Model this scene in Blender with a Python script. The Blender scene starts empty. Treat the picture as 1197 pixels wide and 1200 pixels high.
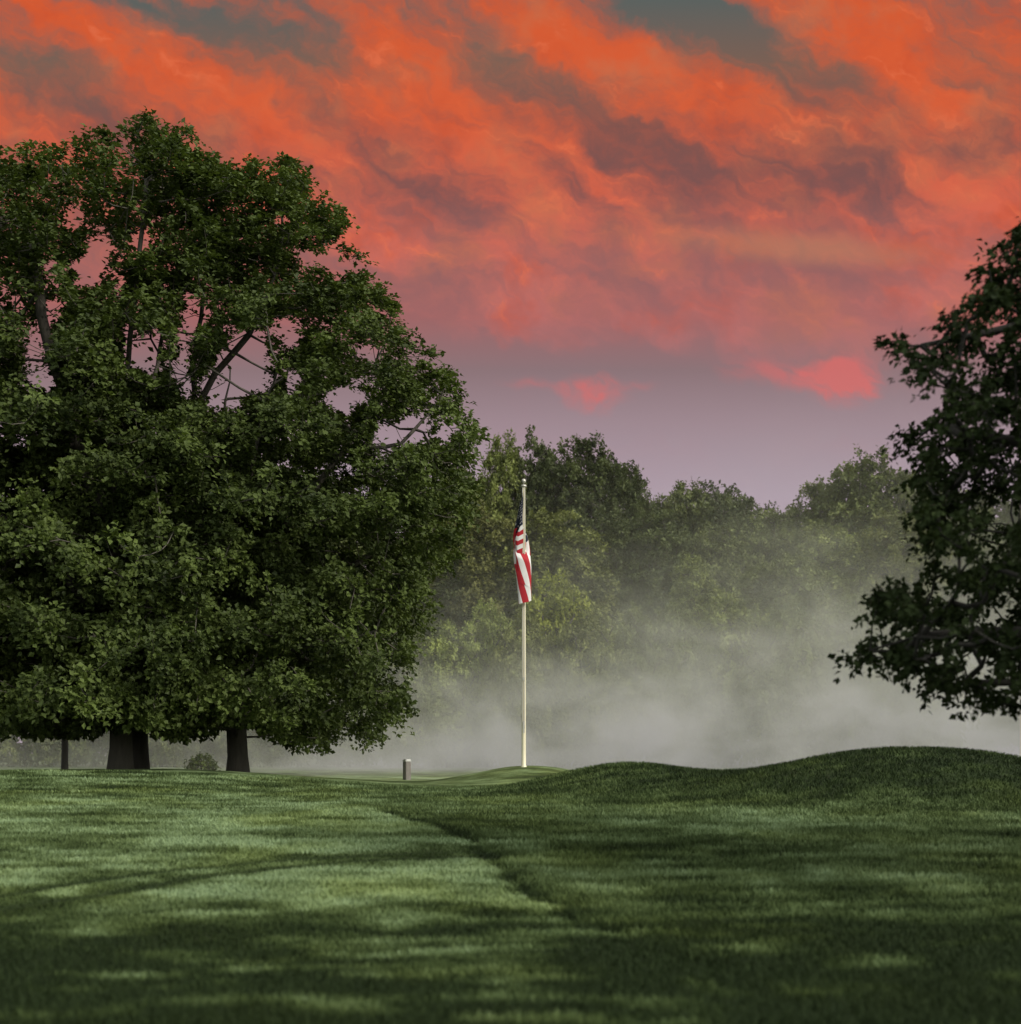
import bpy, math, random
import numpy as np

R = math.radians
F = 1700.0            # focal length in pixels of the 1197 px wide photograph
CX, HY, EYE = 598.5, 885.0, 1.6
rng = np.random.default_rng(7)
random.seed(7)
scene = bpy.context.scene
COL = scene.collection

# ------------------------------------------------------------------ helpers
def link(o, parent=None):
    COL.objects.link(o)
    if parent is not None:
        o.parent = parent
    return o

def tag(o, label=None, cat=None, group=None, kind=None):
    if label: o['label'] = label
    if cat: o['category'] = cat
    if group: o['group'] = group
    if kind: o['kind'] = kind
    return o

def empty(name, loc=(0, 0, 0)):
    o = bpy.data.objects.new(name, None)
    o.location = loc
    o.empty_display_size = 0.3
    return link(o)

def np_mesh(name, V, Q, attrs=None, mat=None, smooth=False):
    """V (n,3), Q (m,k) all faces with k corners."""
    V = np.asarray(V, dtype=np.float32); Q = np.asarray(Q, dtype=np.int32)
    me = bpy.data.meshes.new(name)
    me.vertices.add(len(V)); me.vertices.foreach_set('co', V.ravel())
    k = Q.shape[1]
    me.loops.add(Q.size); me.loops.foreach_set('vertex_index', Q.ravel())
    me.polygons.add(len(Q))
    me.polygons.foreach_set('loop_start', np.arange(len(Q), dtype=np.int32) * k)
    for an, av in (attrs or {}).items():
        a = me.attributes.new(an, 'FLOAT', 'POINT')
        a.data.foreach_set('value', np.asarray(av, dtype=np.float32))
    if mat: me.materials.append(mat)
    me.update(calc_edges=True)
    me.polygons.foreach_set('use_smooth', np.full(len(Q), smooth))
    return me

def obj(name, me, parent=None, loc=(0, 0, 0)):
    o = bpy.data.objects.new(name, me)
    o.location = loc
    return link(o, parent)

def norm(a):
    return a / np.maximum(np.linalg.norm(a, axis=-1, keepdims=True), 1e-9)

def smooth(a, b, x):
    t = np.clip((x - a) / (b - a), 0, 1)
    return t * t * (3 - 2 * t)

_tab = np.random.default_rng(3).random((256, 256))
def vnoise(x, y):
    xi = np.floor(x).astype(int); yi = np.floor(y).astype(int)
    fx = x - xi; fy = y - yi
    fx = fx * fx * (3 - 2 * fx); fy = fy * fy * (3 - 2 * fy)
    g = lambda i, j: _tab[i & 255, j & 255]
    return (g(xi, yi) * (1 - fx) + g(xi + 1, yi) * fx) * (1 - fy) + (g(xi, yi + 1) * (1 - fx) + g(xi + 1, yi + 1) * fx) * fy
def fbm(x, y, o=4):
    s = 0; a = .5; t = 0
    for k in range(o):
        s = s + a * vnoise(x * 2 ** k + 17.3 * k, y * 2 ** k + 5.1 * k); t += a; a *= .5
    return s / t

# ------------------------------------------------------------------ node helpers
class NT:
    def __init__(s, tree):
        s.t = tree; tree.nodes.clear()
    def n(s, ty, **kw):
        nd = s.t.nodes.new(ty)
        for k, v in kw.items():
            if k.startswith('i_'):
                nd.inputs[k[2:].replace('_', ' ')].default_value = v
            else:
                setattr(nd, k, v)
        return nd
    def l(s, a, b): s.t.links.new(a, b)
    def put(s, sock, v):
        if isinstance(v, bpy.types.NodeSocket): s.l(v, sock)
        else: sock.default_value = v
    def math(s, op, a, b=None, c=None, clamp=False):
        nd = s.n('ShaderNodeMath', operation=op, use_clamp=clamp)
        for i, v in enumerate((a, b, c)):
            if v is not None: s.put(nd.inputs[i], v)
        return nd.outputs[0]
    def vmath(s, op, a, b=None):
        nd = s.n('ShaderNodeVectorMath', operation=op)
        s.put(nd.inputs[0], a)
        if b is not None:
            if op == 'SCALE': s.put(nd.inputs['Scale'], b)
            else: s.put(nd.inputs[1], b)
        return nd.outputs[0]
    def mix(s, f, a, b, blend='MIX'):
        nd = s.n('ShaderNodeMix', data_type='RGBA', blend_type=blend)
        s.put(nd.inputs[0], f); s.put(nd.inputs[6], a); s.put(nd.inputs[7], b)
        return nd.outputs[2]
    def ramp(s, fac, stops, interp='LINEAR'):
        nd = s.n('ShaderNodeValToRGB'); cr = nd.color_ramp; cr.interpolation = interp
        while len(cr.elements) < len(stops): cr.elements.new(0.5)
        for e, (p, c) in zip(cr.elements, stops):
            e.position = p; e.color = (*c, 1)
        s.l(fac, nd.inputs[0])
        return nd.outputs[0]
    def noise(s, vec, scale, detail=3, rough=.55, dist=0.0):
        nd = s.n('ShaderNodeTexNoise', i_Scale=scale, i_Detail=detail, i_Roughness=rough, i_Distortion=dist)
        s.l(vec, nd.inputs['Vector'])
        return nd
    def maprange(s, v, a, b, c=0.0, d=1.0):
        nd = s.n('ShaderNodeMapRange', interpolation_type='SMOOTHSTEP')
        s.l(v, nd.inputs[0])
        for i, q in zip((1, 2, 3, 4), (a, b, c, d)): nd.inputs[i].default_value = q
        return nd.outputs[0]

def srgb(r, g, b):
    f = lambda c: (c / 255) / 12.92 if c <= 10 else (((c / 255) + .055) / 1.055) ** 2.4
    return (f(r), f(g), f(b))

def new_mat(name):
    m = bpy.data.materials.new(name); m.use_nodes = True
    return m, NT(m.node_tree)

def simple_mat(name, col, rough=.6, var=.12, scale=8, metallic=0.0, bump=0.0):
    m, t = new_mat(name)
    out = t.n('ShaderNodeOutputMaterial'); p = t.n('ShaderNodeBsdfPrincipled')
    tc = t.n('ShaderNodeTexCoord')
    nz = t.noise(tc.outputs['Object'], scale, 4)
    dark = tuple(c * (1 - var * 2) for c in col) + (1,); lite = tuple(min(1, c * (1 + var)) for c in col) + (1,)
    t.l(t.mix(nz.outputs[0], dark, lite), p.inputs['Base Color'])
    p.inputs['Roughness'].default_value = rough; p.inputs['Metallic'].default_value = metallic
    if bump:
        b = t.n('ShaderNodeBump', i_Strength=bump, i_Distance=.03); t.l(nz.outputs[0], b.inputs['Height']); t.l(b.outputs[0], p.inputs['Normal'])
    t.l(p.outputs[0], out.inputs[0])
    return m

def bark_mat(name, col):
    m, t = new_mat(name)
    out = t.n('ShaderNodeOutputMaterial'); p = t.n('ShaderNodeBsdfPrincipled')
    tc = t.n('ShaderNodeTexCoord'); mp = t.n('ShaderNodeMapping'); mp.inputs['Scale'].default_value = (9, 9, 1.6)
    t.l(tc.outputs['Object'], mp.inputs[0])
    nz = t.noise(mp.outputs[0], 1.0, 5, .65)
    t.l(t.mix(nz.outputs[0], (*[c * .45 for c in col], 1), (*[c * 1.5 for c in col], 1)), p.inputs['Base Color'])
    b = t.n('ShaderNodeBump', i_Strength=.9, i_Distance=.05); t.l(nz.outputs[0], b.inputs['Height']); t.l(b.outputs[0], p.inputs['Normal'])
    p.inputs['Roughness'].default_value = .9
    t.l(p.outputs[0], out.inputs[0])
    return m

def leaf_mat(name, lo, hi, clump=.6, trans=.3, objcol=False, spec=.22):
    """lo..hi: dark and light leaf colour; tone attribute per leaf, noise per clump."""
    m, t = new_mat(name)
    out = t.n('ShaderNodeOutputMaterial')
    at = t.n('ShaderNodeAttribute', attribute_name='tone')
    tc = t.n('ShaderNodeTexCoord')
    nz = t.noise(tc.outputs['Object'], clump, 3)
    f = t.math('ADD', t.math('MULTIPLY', at.outputs['Fac'], .55), t.maprange(nz.outputs[0], .35, .68, 0, .55), clamp=True)
    c = t.mix(f, (*lo, 1), (*hi, 1))
    if objcol:
        oi = t.n('ShaderNodeObjectInfo'); c = t.mix(1.0, c, oi.outputs['Color'], 'MULTIPLY')
    d = t.n('ShaderNodeBsdfPrincipled'); t.l(c, d.inputs['Base Color'])
    d.inputs['Roughness'].default_value = .6; d.inputs['Specular IOR Level'].default_value = spec
    tr = t.n('ShaderNodeBsdfTranslucent'); t.l(t.mix(1.0, c, (1.15, 1.2, .6, 1), 'MULTIPLY'), tr.inputs[0])
    ms = t.n('ShaderNodeMixShader'); ms.inputs[0].default_value = trans
    t.l(d.outputs[0], ms.inputs[1]); t.l(tr.outputs[0], ms.inputs[2]); t.l(ms.outputs[0], out.inputs[0])
    return m

# ------------------------------------------------------------------ terrain
def bump(x, y, cx, cy, sx, sy, h, p=2.0):
    q = (np.abs((x - cx) / sx) ** 2 + np.abs((y - cy) / sy) ** 2)
    return h * np.exp(-.5 * q ** (p / 2))

def base_height(x, y):
    x = np.asarray(x, float); y = np.asarray(y, float)
    z = .75 * smooth(9, 27, y) + .05 * smooth(27, 45, y) + .002 * np.clip(y - 100, 0, 1500) * 0
    near = np.exp(-((y - 30) / 60) ** 2)
    z = z + bump(x, y, 7.7, 28.0, 2.6, 2.6, .95, 2.4)          # mound with the highest crest
    z = z + bump(x, y, 12.8, 29.5, 3.0, 3.0, .10, 2.4)
    z = z + bump(x, y, 2.75, 31.5, 1.45, 2.2, .57, 2.2) + bump(x, y, 1.2, 32.0, 1.3, 2.4, .10, 2.2)          # middle mound
    z = z + bump(x, y, .55, 39.3, 1.5, 2.2, .50, 2.3)           # low mound carrying the flagpole
    z = z + bump(x, y, -10.5, 36.0, 5.2, 6.0, .46, 2.8)         # rise under the big trees
    z = z + near * (.06 * (fbm(x * .35, y * .35, 3) - .5) + .035 * (fbm(x * 1.4 + 9, y * 1.4, 3) - .5))
    return z

def pix(x, y, z):
    return CX + F * x / y, HY - F * (z - EYE) / y

_d = np.arange(6.0, 140, .03)
def ground_at(px, py):
    """first point of the ground seen at a photograph position"""
    X = (px - CX) * _d / F
    Z = base_height(X, _d)
    P = HY - F * (Z - EYE) / _d
    k = np.where(P <= py)[0]
    i = k[0] if len(k) else len(_d) - 1
    return float(X[i]), float(_d[i])

def polyline(pts, n=3):
    P = np.array([ground_at(*p) for p in pts])
    seg = np.linalg.norm(np.diff(P, axis=0), axis=1); s = np.concatenate([[0], np.cumsum(seg)])
    t = np.linspace(0, s[-1], n * len(pts))
    return np.stack([np.interp(t, s, P[:, 0]), np.interp(t, s, P[:, 1])], 1)

EDGE = polyline([(452, 952), (492, 964), (530, 978), (556, 994), (578, 1016), (602, 1038), (640, 1062), (700, 1092), (780, 1126), (880, 1165)])
TRK1 = polyline([(-60, 1062), (0, 1049), (90, 1034), (180, 1022), (300, 1010), (420, 1002), (560, 997)])
TRK2 = polyline([(-60, 1074), (0, 1064), (120, 1047), (220, 1029), (320, 1017), (430, 1008), (565, 1002)])

def dist_to(line, x, y):
    x = np.asarray(x).ravel(); y = np.asarray(y).ravel()
    best = np.full(len(x), 1e9); sgn = np.zeros(len(x))
    for a, b in zip(line[:-1], line[1:]):
        d = b - a; L = max(d @ d, 1e-9)
        t = np.clip(((x - a[0]) * d[0] + (y - a[1]) * d[1]) / L, 0, 1)
        dx = x - a[0] - t * d[0]; dy = y - a[1] - t * d[1]
        q = np.hypot(dx, dy); m = q < best
        best[m] = q[m]; sgn[m] = np.sign(d[0] * dy - d[1] * dx)[m]
    return best, sgn

def edge_masks(x, y):
    sh = np.shape(x)
    xf = np.asarray(x, float).ravel(); yf = np.asarray(y, float).ravel()
    wob = .42 * (fbm(xf * 1.7, yf * 1.7, 4) - .5)
    de, se = dist_to(EDGE, xf + wob, yf + wob)
    d1, _ = dist_to(TRK1, xf, yf); d2, _ = dist_to(TRK2, xf, yf)
    return (-de * se).reshape(sh), np.minimum(d1, d2).reshape(sh)

def full_masks(x, y):
    x = np.asarray(x, float); y = np.asarray(y, float)
    near = (np.abs(x) < 30) & (y > 5) & (y < 40)
    e = np.where(x > np.interp(y, EDGE[::-1, 1], EDGE[::-1, 0]), -9.0, 9.0); tr = np.full(x.shape, 9.0)
    if near.any():
        ee, tt = edge_masks(x[near], y[near]); e[near] = ee; tr[near] = tt
    return e, tr

def height(x, y, masks=None):
    x = np.asarray(x, float); y = np.asarray(y, float)
    z = base_height(x, y)
    e, tr = full_masks(x, y) if masks is None else masks
    # a shallow crease runs along the edge of the mown fairway; its far side stands a little lower
    z = z - .045 * np.exp(-((e + .08) / .14) ** 2) - .03 * smooth(0, -.5, e) * smooth(-4, -1, e)
    z = z - .03 * np.exp(-(tr / .3) ** 2)
    return z

def dew_shade(x, y, masks=None):
    """0 dark turf .. 1 pale dew-covered turf; foreground and mound shade is painted in"""
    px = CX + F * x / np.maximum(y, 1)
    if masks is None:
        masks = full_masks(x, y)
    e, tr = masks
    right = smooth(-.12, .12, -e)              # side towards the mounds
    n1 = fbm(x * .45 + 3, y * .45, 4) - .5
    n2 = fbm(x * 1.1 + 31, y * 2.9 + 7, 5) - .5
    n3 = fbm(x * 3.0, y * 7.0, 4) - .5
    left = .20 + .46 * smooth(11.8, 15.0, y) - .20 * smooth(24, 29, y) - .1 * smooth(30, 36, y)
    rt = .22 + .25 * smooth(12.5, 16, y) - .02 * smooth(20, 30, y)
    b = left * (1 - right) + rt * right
    b = b - .32 * smooth(13.0, 8.8, y) - .10 * smooth(.5, 3.0, x) * smooth(14, 10, y)  # vignette-like shade painted into the near turf, stronger on the right
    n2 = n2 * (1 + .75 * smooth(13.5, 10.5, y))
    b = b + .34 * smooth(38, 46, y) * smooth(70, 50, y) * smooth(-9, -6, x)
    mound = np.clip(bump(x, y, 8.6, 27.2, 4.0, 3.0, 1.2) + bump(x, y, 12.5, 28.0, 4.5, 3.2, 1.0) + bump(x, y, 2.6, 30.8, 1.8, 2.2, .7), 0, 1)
    b = b - .36 * mound  # near slopes of the mounds carry their shade in the turf colour
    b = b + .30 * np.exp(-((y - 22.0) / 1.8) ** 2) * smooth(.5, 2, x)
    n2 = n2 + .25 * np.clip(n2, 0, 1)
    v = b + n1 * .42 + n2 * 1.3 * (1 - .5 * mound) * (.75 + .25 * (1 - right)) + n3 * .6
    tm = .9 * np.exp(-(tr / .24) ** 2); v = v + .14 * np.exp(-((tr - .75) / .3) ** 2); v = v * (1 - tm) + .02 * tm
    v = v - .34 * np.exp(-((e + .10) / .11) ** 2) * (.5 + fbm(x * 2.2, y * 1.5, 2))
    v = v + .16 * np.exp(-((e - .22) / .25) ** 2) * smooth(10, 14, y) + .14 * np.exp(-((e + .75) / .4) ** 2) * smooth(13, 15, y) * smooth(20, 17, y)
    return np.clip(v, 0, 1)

def axis(segs):
    out = []
    for a, b, n in segs: out.append(np.linspace(a, b, n, endpoint=False))
    return np.concatenate(out + [[segs[-1][1]]])
gx = axis([(-1800, -200, 9), (-200, -60, 14), (-60, -24, 40), (-24, -13, 55), (-13, 14, 230), (14, 24, 60), (24, 60, 40), (60, 200, 14), (200, 1800, 9)])
gy = axis([(-600, -60, 8), (-60, 4, 20), (4, 9, 30), (9, 42, 280), (42, 70, 70), (70, 140, 50), (140, 400, 16), (400, 2200, 10)])
GX, GY = np.meshgrid(gx, gy)
GM = full_masks(GX, GY)
GZ = height(GX, GY, GM)
nx, ny = len(gx), len(gy)
idx = np.arange(nx * ny).reshape(ny, nx)
Q = np.stack([idx[:-1, :-1], idx[:-1, 1:], idx[1:, 1:], idx[1:, :-1]], -1).reshape(-1, 4)

def grass_mat():
    m, t = new_mat('turf')
    out = t.n('ShaderNodeOutputMaterial'); p = t.n('ShaderNodeBsdfPrincipled')
    at = t.n('ShaderNodeAttribute', attribute_name='dew_shade')
    geo = t.n('ShaderNodeNewGeometry')
    nz = t.noise(geo.outputs['Position'], 14, 4, .6)
    nz2 = t.noise(geo.outputs['Position'], .45, 3, .5)
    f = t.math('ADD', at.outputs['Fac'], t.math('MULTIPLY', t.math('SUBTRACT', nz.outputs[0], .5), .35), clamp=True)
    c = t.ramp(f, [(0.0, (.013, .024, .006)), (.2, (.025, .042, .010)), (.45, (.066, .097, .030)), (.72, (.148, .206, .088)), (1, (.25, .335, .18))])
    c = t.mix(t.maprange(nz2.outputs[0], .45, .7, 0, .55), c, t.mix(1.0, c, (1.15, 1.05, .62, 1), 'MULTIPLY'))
    t.l(c, p.inputs['Base Color'])
    p.inputs['Roughness'].default_value = .8; p.inputs['Specular IOR Level'].default_value = .2
    b = t.n('ShaderNodeBump', i_Strength=.7, i_Distance=.04); t.l(nz.outputs[0], b.inputs['Height']); t.l(b.outputs[0], p.inputs['Normal'])
    t.l(p.outputs[0], out.inputs[0])
    return m
TURF = grass_mat()
me = np_mesh('ground', np.stack([GX, GY, GZ], -1).reshape(-1, 3), Q, {'dew_shade': dew_shade(GX, GY, GM).ravel()}, TURF, True)
tag(obj('ground', me), kind='structure')

# mown grass blades, one mesh
def grass_blades(N=760000):
    u = rng.random(N)
    d = 7.6 * (34 / 7.6) ** (u ** .85)
    x = (rng.random(N) * 2 - 1) * (d * .46 + 3.0)
    e, tr = M = full_masks(x, d)
    z = height(x, d, M)
    rough = smooth(-.1, .2, -e)
    L = dew_shade(x, d, M)
    h = (.024 + .030 * rng.random(N)) * (1 + .8 * rough * fbm(x * .9, d * .9, 3) + .5 * smooth(12, 8, d))
    h *= 1 - .5 * np.exp(-(tr / .3) ** 2)
    h *= (1 + .01 * (d - 8))
    w = (.0035 + .003 * rng.random(N)) * (.75 + d / 14)
    a = rng.random(N) * 2 * np.pi
    lean = h * (.25 + .7 * rng.random(N)); la = rng.random(N) * 2 * np.pi
    b0 = np.stack([x - np.cos(a) * w, d - np.sin(a) * w, z - .006], 1)
    b1 = np.stack([x + np.cos(a) * w, d + np.sin(a) * w, z - .006], 1)
    tp = np.stack([x + np.cos(la) * lean, d + np.sin(la) * lean, z + h], 1)
    V = np.stack([b0, b1, tp], 1).reshape(-1, 3)
    jit = (rng.random(N) - .5) * .22
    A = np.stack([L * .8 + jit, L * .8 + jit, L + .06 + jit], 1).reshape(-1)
    return np_mesh('grass', V, np.arange(3 * N).reshape(-1, 3), {'dew_shade': np.clip(A, 0, 1)}, TURF)
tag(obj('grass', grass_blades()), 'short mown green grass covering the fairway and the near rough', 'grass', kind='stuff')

# ------------------------------------------------------------------ foliage
def in_poly(px, py, poly):
    P = np.array(poly, float); inside = np.zeros(px.shape, bool)
    j = len(P) - 1
    for i in range(len(P)):
        xi, yi = P[i]; xj, yj = P[j]
        c = ((yi > py) != (yj > py)) & (px < (xj - xi) * (py - yi) / ((yj - yi) if yj != yi else 1e-9) + xi)
        inside ^= c; j = i
    return inside

def scatter(ells, spacing, n, keep=None, shell=.5, inner=.25):
    """clump centres spread through a union of ellipsoids (cx,cy,cz,rx,ry,rz), at least SPACING apart"""
    E = np.array(ells, float); vol = E[:, 3] * E[:, 4] * E[:, 5]
    k = rng.choice(len(E), n, p=vol / vol.sum())
    v = norm(rng.normal(size=(n, 3))) * rng.random((n, 1)) ** (1 / 3)
    P = E[k, :3] + v * E[k, 3:]
    rho = np.min([np.linalg.norm((P - e[:3]) / e[3:], axis=1) for e in E], axis=0)
    m = (rho > shell) | (rng.random(n) < inner)
    if keep is not None: m &= keep(P)
    P = P[m]
    grid = {}; out = []
    for p in P:
        c = tuple(np.floor(p / spacing).astype(int)); ok = True
        for dx in (-1, 0, 1):
            for dy in (-1, 0, 1):
                for dz in (-1, 0, 1):
                    for q in grid.get((c[0] + dx, c[1] + dy, c[2] + dz), ()):
                        if (p[0] - q[0]) ** 2 + (p[1] - q[1]) ** 2 + (p[2] - q[2]) ** 2 < spacing ** 2: ok = False; break
                    if not ok: break
                if not ok: break
            if not ok: break
        if ok:
            grid.setdefault(c, []).append(p); out.append(p)
    return np.array(out)

def boughs(B, centre, n, spread, rise=.25):
    """clump centres gathered in flattened pads round every bough end, so the crown shows light tops and dark hollows"""
    o = norm(B - centre)
    P = np.repeat(B, n, 0) + rng.normal(size=(len(B) * n, 3)) * np.array([spread, spread, spread * .48])
    k = np.tile(np.arange(n), len(B)) % 3 == 0
    P = P + np.repeat(o, n, 0) * (rng.random((len(P), 1)) * spread * .8)
    P[:, 2] += rise * spread * rng.random(len(P))
    return P

def foliage(C, centre, r, nspr, nleaf, size, droop=.25, up=.2, keep=None, flat=.5):
    """leaves along short sprigs round every clump centre"""
    n = len(C)
    o = norm(C - centre)
    rr = r * (.7 + .6 * rng.random(n))
    ct = rng.random(n)
    O = np.repeat(o, nspr, 0); CC = np.repeat(C, nspr, 0); RR = np.repeat(rr, nspr) * (.6 + .6 * rng.random(n * nspr))
    D = norm(O * .55 + rng.normal(size=O.shape) * .62 + np.array([0, 0, up]))
    T = np.repeat(ct, nspr) * .5 + .3 * rng.random(n * nspr)
    m = n * nspr
    t = (.15 + .85 * rng.random((m, nleaf)))
    P = CC[:, None] + D[:, None] * (RR[:, None] * t)[..., None]
    P[..., 2] -= droop * RR[:, None] * t ** 2
    P += rng.normal(size=P.shape) * (size * .33)
    P = P.reshape(-1, 3); Dl = np.repeat(D, nleaf, 0); Ol = np.repeat(O, nleaf, 0); Tl = np.repeat(T, nleaf) + .35 * rng.random(m * nleaf)
    if keep is not None:
        k = keep(P); P, Dl, Ol, Tl = P[k], Dl[k], Ol[k], Tl[k]
    N = norm(Ol * .45 + np.array([0, 0, flat]) + rng.normal(size=P.shape) * .5)
    A = Dl + rng.normal(size=P.shape) * .8 - np.array([0, 0, .35])
    A = norm(A - N * np.sum(A * N, 1, keepdims=True))
    S = np.cross(N, A)
    s = (size * (.6 + .7 * rng.random(len(P))))[:, None]
    fold = N * s * .12
    V = np.stack([P, P + A * s * .45 - S * s * .36 + fold, P + A * s, P + A * s * .45 + S * s * .36 + fold], 1).reshape(-1, 3)
    return V, np.repeat(np.clip(Tl, 0, 1), 4)

def tube_tree(nodes, parent, rad, sides=6):
    """one tapered tube per link"""
    V = []; Fc = []
    for i, p in enumerate(parent):
        if p < 0: continue
        a = nodes[p]; b = nodes[i]; d = b - a
        L = np.linalg.norm(d)
        if L < 1e-4: continue
        d = d / L
        u = np.cross(d, [0.3, .9, .1]); u /= np.linalg.norm(u) + 1e-9; w = np.cross(d, u)
        ra = min(rad[p], rad[i] * 1.35 + .004); rb = rad[i]
        ns = sides if rb < .12 else 12
        k = len(V)
        for q in range(ns):
            c, s = math.cos(2 * math.pi * q / ns), math.sin(2 * math.pi * q / ns)
            V.append(a + (u * c + w * s) * ra - d * ra * .25); V.append(b + (u * c + w * s) * rb)
        for q in range(ns):
            q2 = (q + 1) % ns
            Fc.append((k + 2 * q, k + 2 * q2, k + 2 * q2 + 1, k + 2 * q + 1))
    return np.array(V), np.array(Fc)

def skeleton(limbs, C, rbase, rtip=.010, expo=2.2):
    """limbs: polylines, the first is the trunk; every clump centre is joined to the nearest limb or branch nearer the trunk"""
    nodes = []; parent = []
    for li, L in enumerate(limbs):
        L = np.array(L, float)
        pts = [L[0]]
        for a, b in zip(L[:-1], L[1:]):
            n = max(1, int(np.linalg.norm(b - a) / .55))
            for k in range(1, n + 1):
                q = a + (b - a) * k / n
                if k < n: q = q + rng.normal(size=3) * (.012 if li == 0 else .035)
                pts.append(q)
        if li == 0:
            nodes.append(pts[0]); parent.append(-1); last = 0
        else:
            N = np.array(nodes); last = int(np.argmin(np.linalg.norm(N - pts[0], axis=1)))
        for q in pts[1:]:
            nodes.append(q); parent.append(last); last = len(nodes) - 1
    base = nodes[0]; N0 = np.array(nodes)
    dmin = np.min(np.linalg.norm(C[:, None] - N0[None], axis=2), axis=1)
    order = np.argsort(dmin)
    NA = np.zeros((len(nodes) + 2 * len(C), 3)); NA[:len(nodes)] = N0; cnt = len(nodes)
    par = list(parent)
    dist0 = np.zeros(len(NA)); dist0[:cnt] = 0
    for i in order:
        c = C[i]
        v = c - NA[:cnt]; dd = np.linalg.norm(v, axis=1)
        cost = dd + .22 * dist0[:cnt] + .5 * np.maximum(0, -v[:, 2])
        j = int(np.argmin(cost))
        L = dd[j]
        mid = (NA[j] + c) / 2 + np.array([0, 0, -.05 * L]) + rng.normal(size=3) * .05 * L
        NA[cnt] = mid; par.append(j); dist0[cnt] = dist0[j] + L / 2
        NA[cnt + 1] = c; par.append(cnt); dist0[cnt + 1] = dist0[j] + L
        cnt += 2
    rad = np.zeros(cnt)
    child = [[] for _ in range(cnt)]
    for i, p in enumerate(par):
        if p >= 0: child[p].append(i)
    # parents always come before children in the list
    for i in range(cnt - 1, -1, -1):
        rad[i] = max(rtip, sum(rad[c] ** expo for c in child[i]) ** (1 / expo)) if child[i] else rtip
    sc = rbase / rad[0]
    big = rad > rtip * 2
    rad = np.where(big, rtip * 2 + (rad - rtip * 2) * (rbase - rtip * 2) / max(rad[0] - rtip * 2, 1e-6), rad)
    # root flare
    hh = NA[:cnt, 2] - base[2]
    thick = rad > rbase * .6
    rad = np.where(thick, rad * (1 + .30 * np.exp(-np.maximum(hh, 0) / .22)), rad)
    return NA[:cnt], par, rad

BARK = bark_mat('bark', (.085, .075, .060))
BARK_DARK = bark_mat('dark_bark', (.055, .048, .040))
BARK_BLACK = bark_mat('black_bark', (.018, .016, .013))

def build_tree(name, base, limbs, C, centre, rbase, leaf, bark, fol, **kw):
    root = empty(name, base)
    b = np.array(base)
    nodes, par, rad = skeleton(limbs, C, rbase)
    V, Q = tube_tree(nodes, par, rad)
    obj('trunk', np_mesh(name + '_trunk', V - b, Q, None, bark, True), root)
    V, T = foliage(C, centre, keep=kw.get('keep'), **fol)
    obj('crown', np_mesh(name + '_crown', V - b, np.arange(len(V)).reshape(-1, 4), {'tone': T}, leaf), root)
    return root

def wp(px, py, Y):
    return np.array([(px - CX) * Y / F, Y, EYE - (py - HY) * Y / F])

# ---- the big trees on the rise
SIL = [(-700, 240), (-420, 200), (-200, 190), (-60, 175), (0, 166), (28, 160), (62, 158), (80, 172), (100, 150), (140, 136), (190, 134), (222, 146), (243, 178), (270, 190),
       (300, 178), (335, 180), (358, 200), (370, 226), (392, 232), (405, 262), (420, 290), (425, 318), (450, 335), (470, 355), (478, 398), (505, 398),
       (545, 404), (550, 430), (553, 470), (552, 520), (556, 560), (546, 610), (540, 650), (522, 678), (505, 715), (494, 745), (486, 790), (490, 838), (472, 850),
       (478, 880), (440, 886), (400, 872), (360, 884), (320, 880), (250, 868), (150, 862), (60, 866), (-100, 866), (-500, 860), (-700, 700)]
HOLES = [(290, 420, 34, 36), (262, 452, 26, 24), (232, 368, 16, 18), (215, 420, 14, 40), (178, 410, 14, 34), (152, 405, 12, 26), (118, 290, 12, 22), (88, 262, 14, 16),
         (60, 370, 12, 18), (45, 420, 16, 40), (108, 310, 14, 30), (140, 340, 10, 20), (330, 390, 20, 14), (478, 505, 26, 20), (450, 520, 16, 12), (400, 472, 26, 14),
         (345, 450, 14, 16), (520, 505, 12, 10), (365, 300, 14, 8), (330, 258, 9, 8), (430, 415, 16, 10), (165, 280, 12, 14)]
def left_keep(margin=0, hole=True, sil=True, rest=.13, grow=.95):
    def f(P):
        px, py = pix(P[:, 0], P[:, 1], P[:, 2])
        w = 9 * (fbm(px * .06, py * .06, 3) - .5) * 2
        k = in_poly(px + w + 15 * smooth(590, 680, py), py - 12 + w, SIL) if sil else np.ones(len(px), bool)
        if margin > 0:
            for a in np.linspace(0, 2 * np.pi, 8, endpoint=False):
                k &= in_poly(px + 15 * smooth(590, 680, py) + margin * np.cos(a), py + margin * np.sin(a), SIL)
        if hole:
            nz = (fbm(px * .05 + 4, py * .05, 4) - .5) * 1.7
            for hx, hy, rx, ry in HOLES:
                q = np.hypot((px - hx) / rx, (py - hy) / ry) + nz
                k &= (q > grow) | (rng.random(len(px)) < rest)
        return k
    return f

_hk = left_keep(0, sil=False)
def hole_keep(P):
    px, py = pix(P[:, 0], P[:, 1], P[:, 2])
    low = 864 + 12 * (fbm(px * .05, py * .02, 3) - .5) - 9 * (np.abs(px - 279) < 24) - 9 * (np.abs(px - 150) < 30) + 17 * smooth(310, 350, px)
    return _hk(P) & (py < low)
LEAF = leaf_mat('broad_leaf', (.009, .017, .004), (.108, .146, .034), clump=.6, trans=.22)
def ell(px, py, Y, rx, ry, rz):
    c = wp(px, py, Y); return (c[0], c[1], c[2], rx * Y / F, ry, rz * Y / F)

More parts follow.
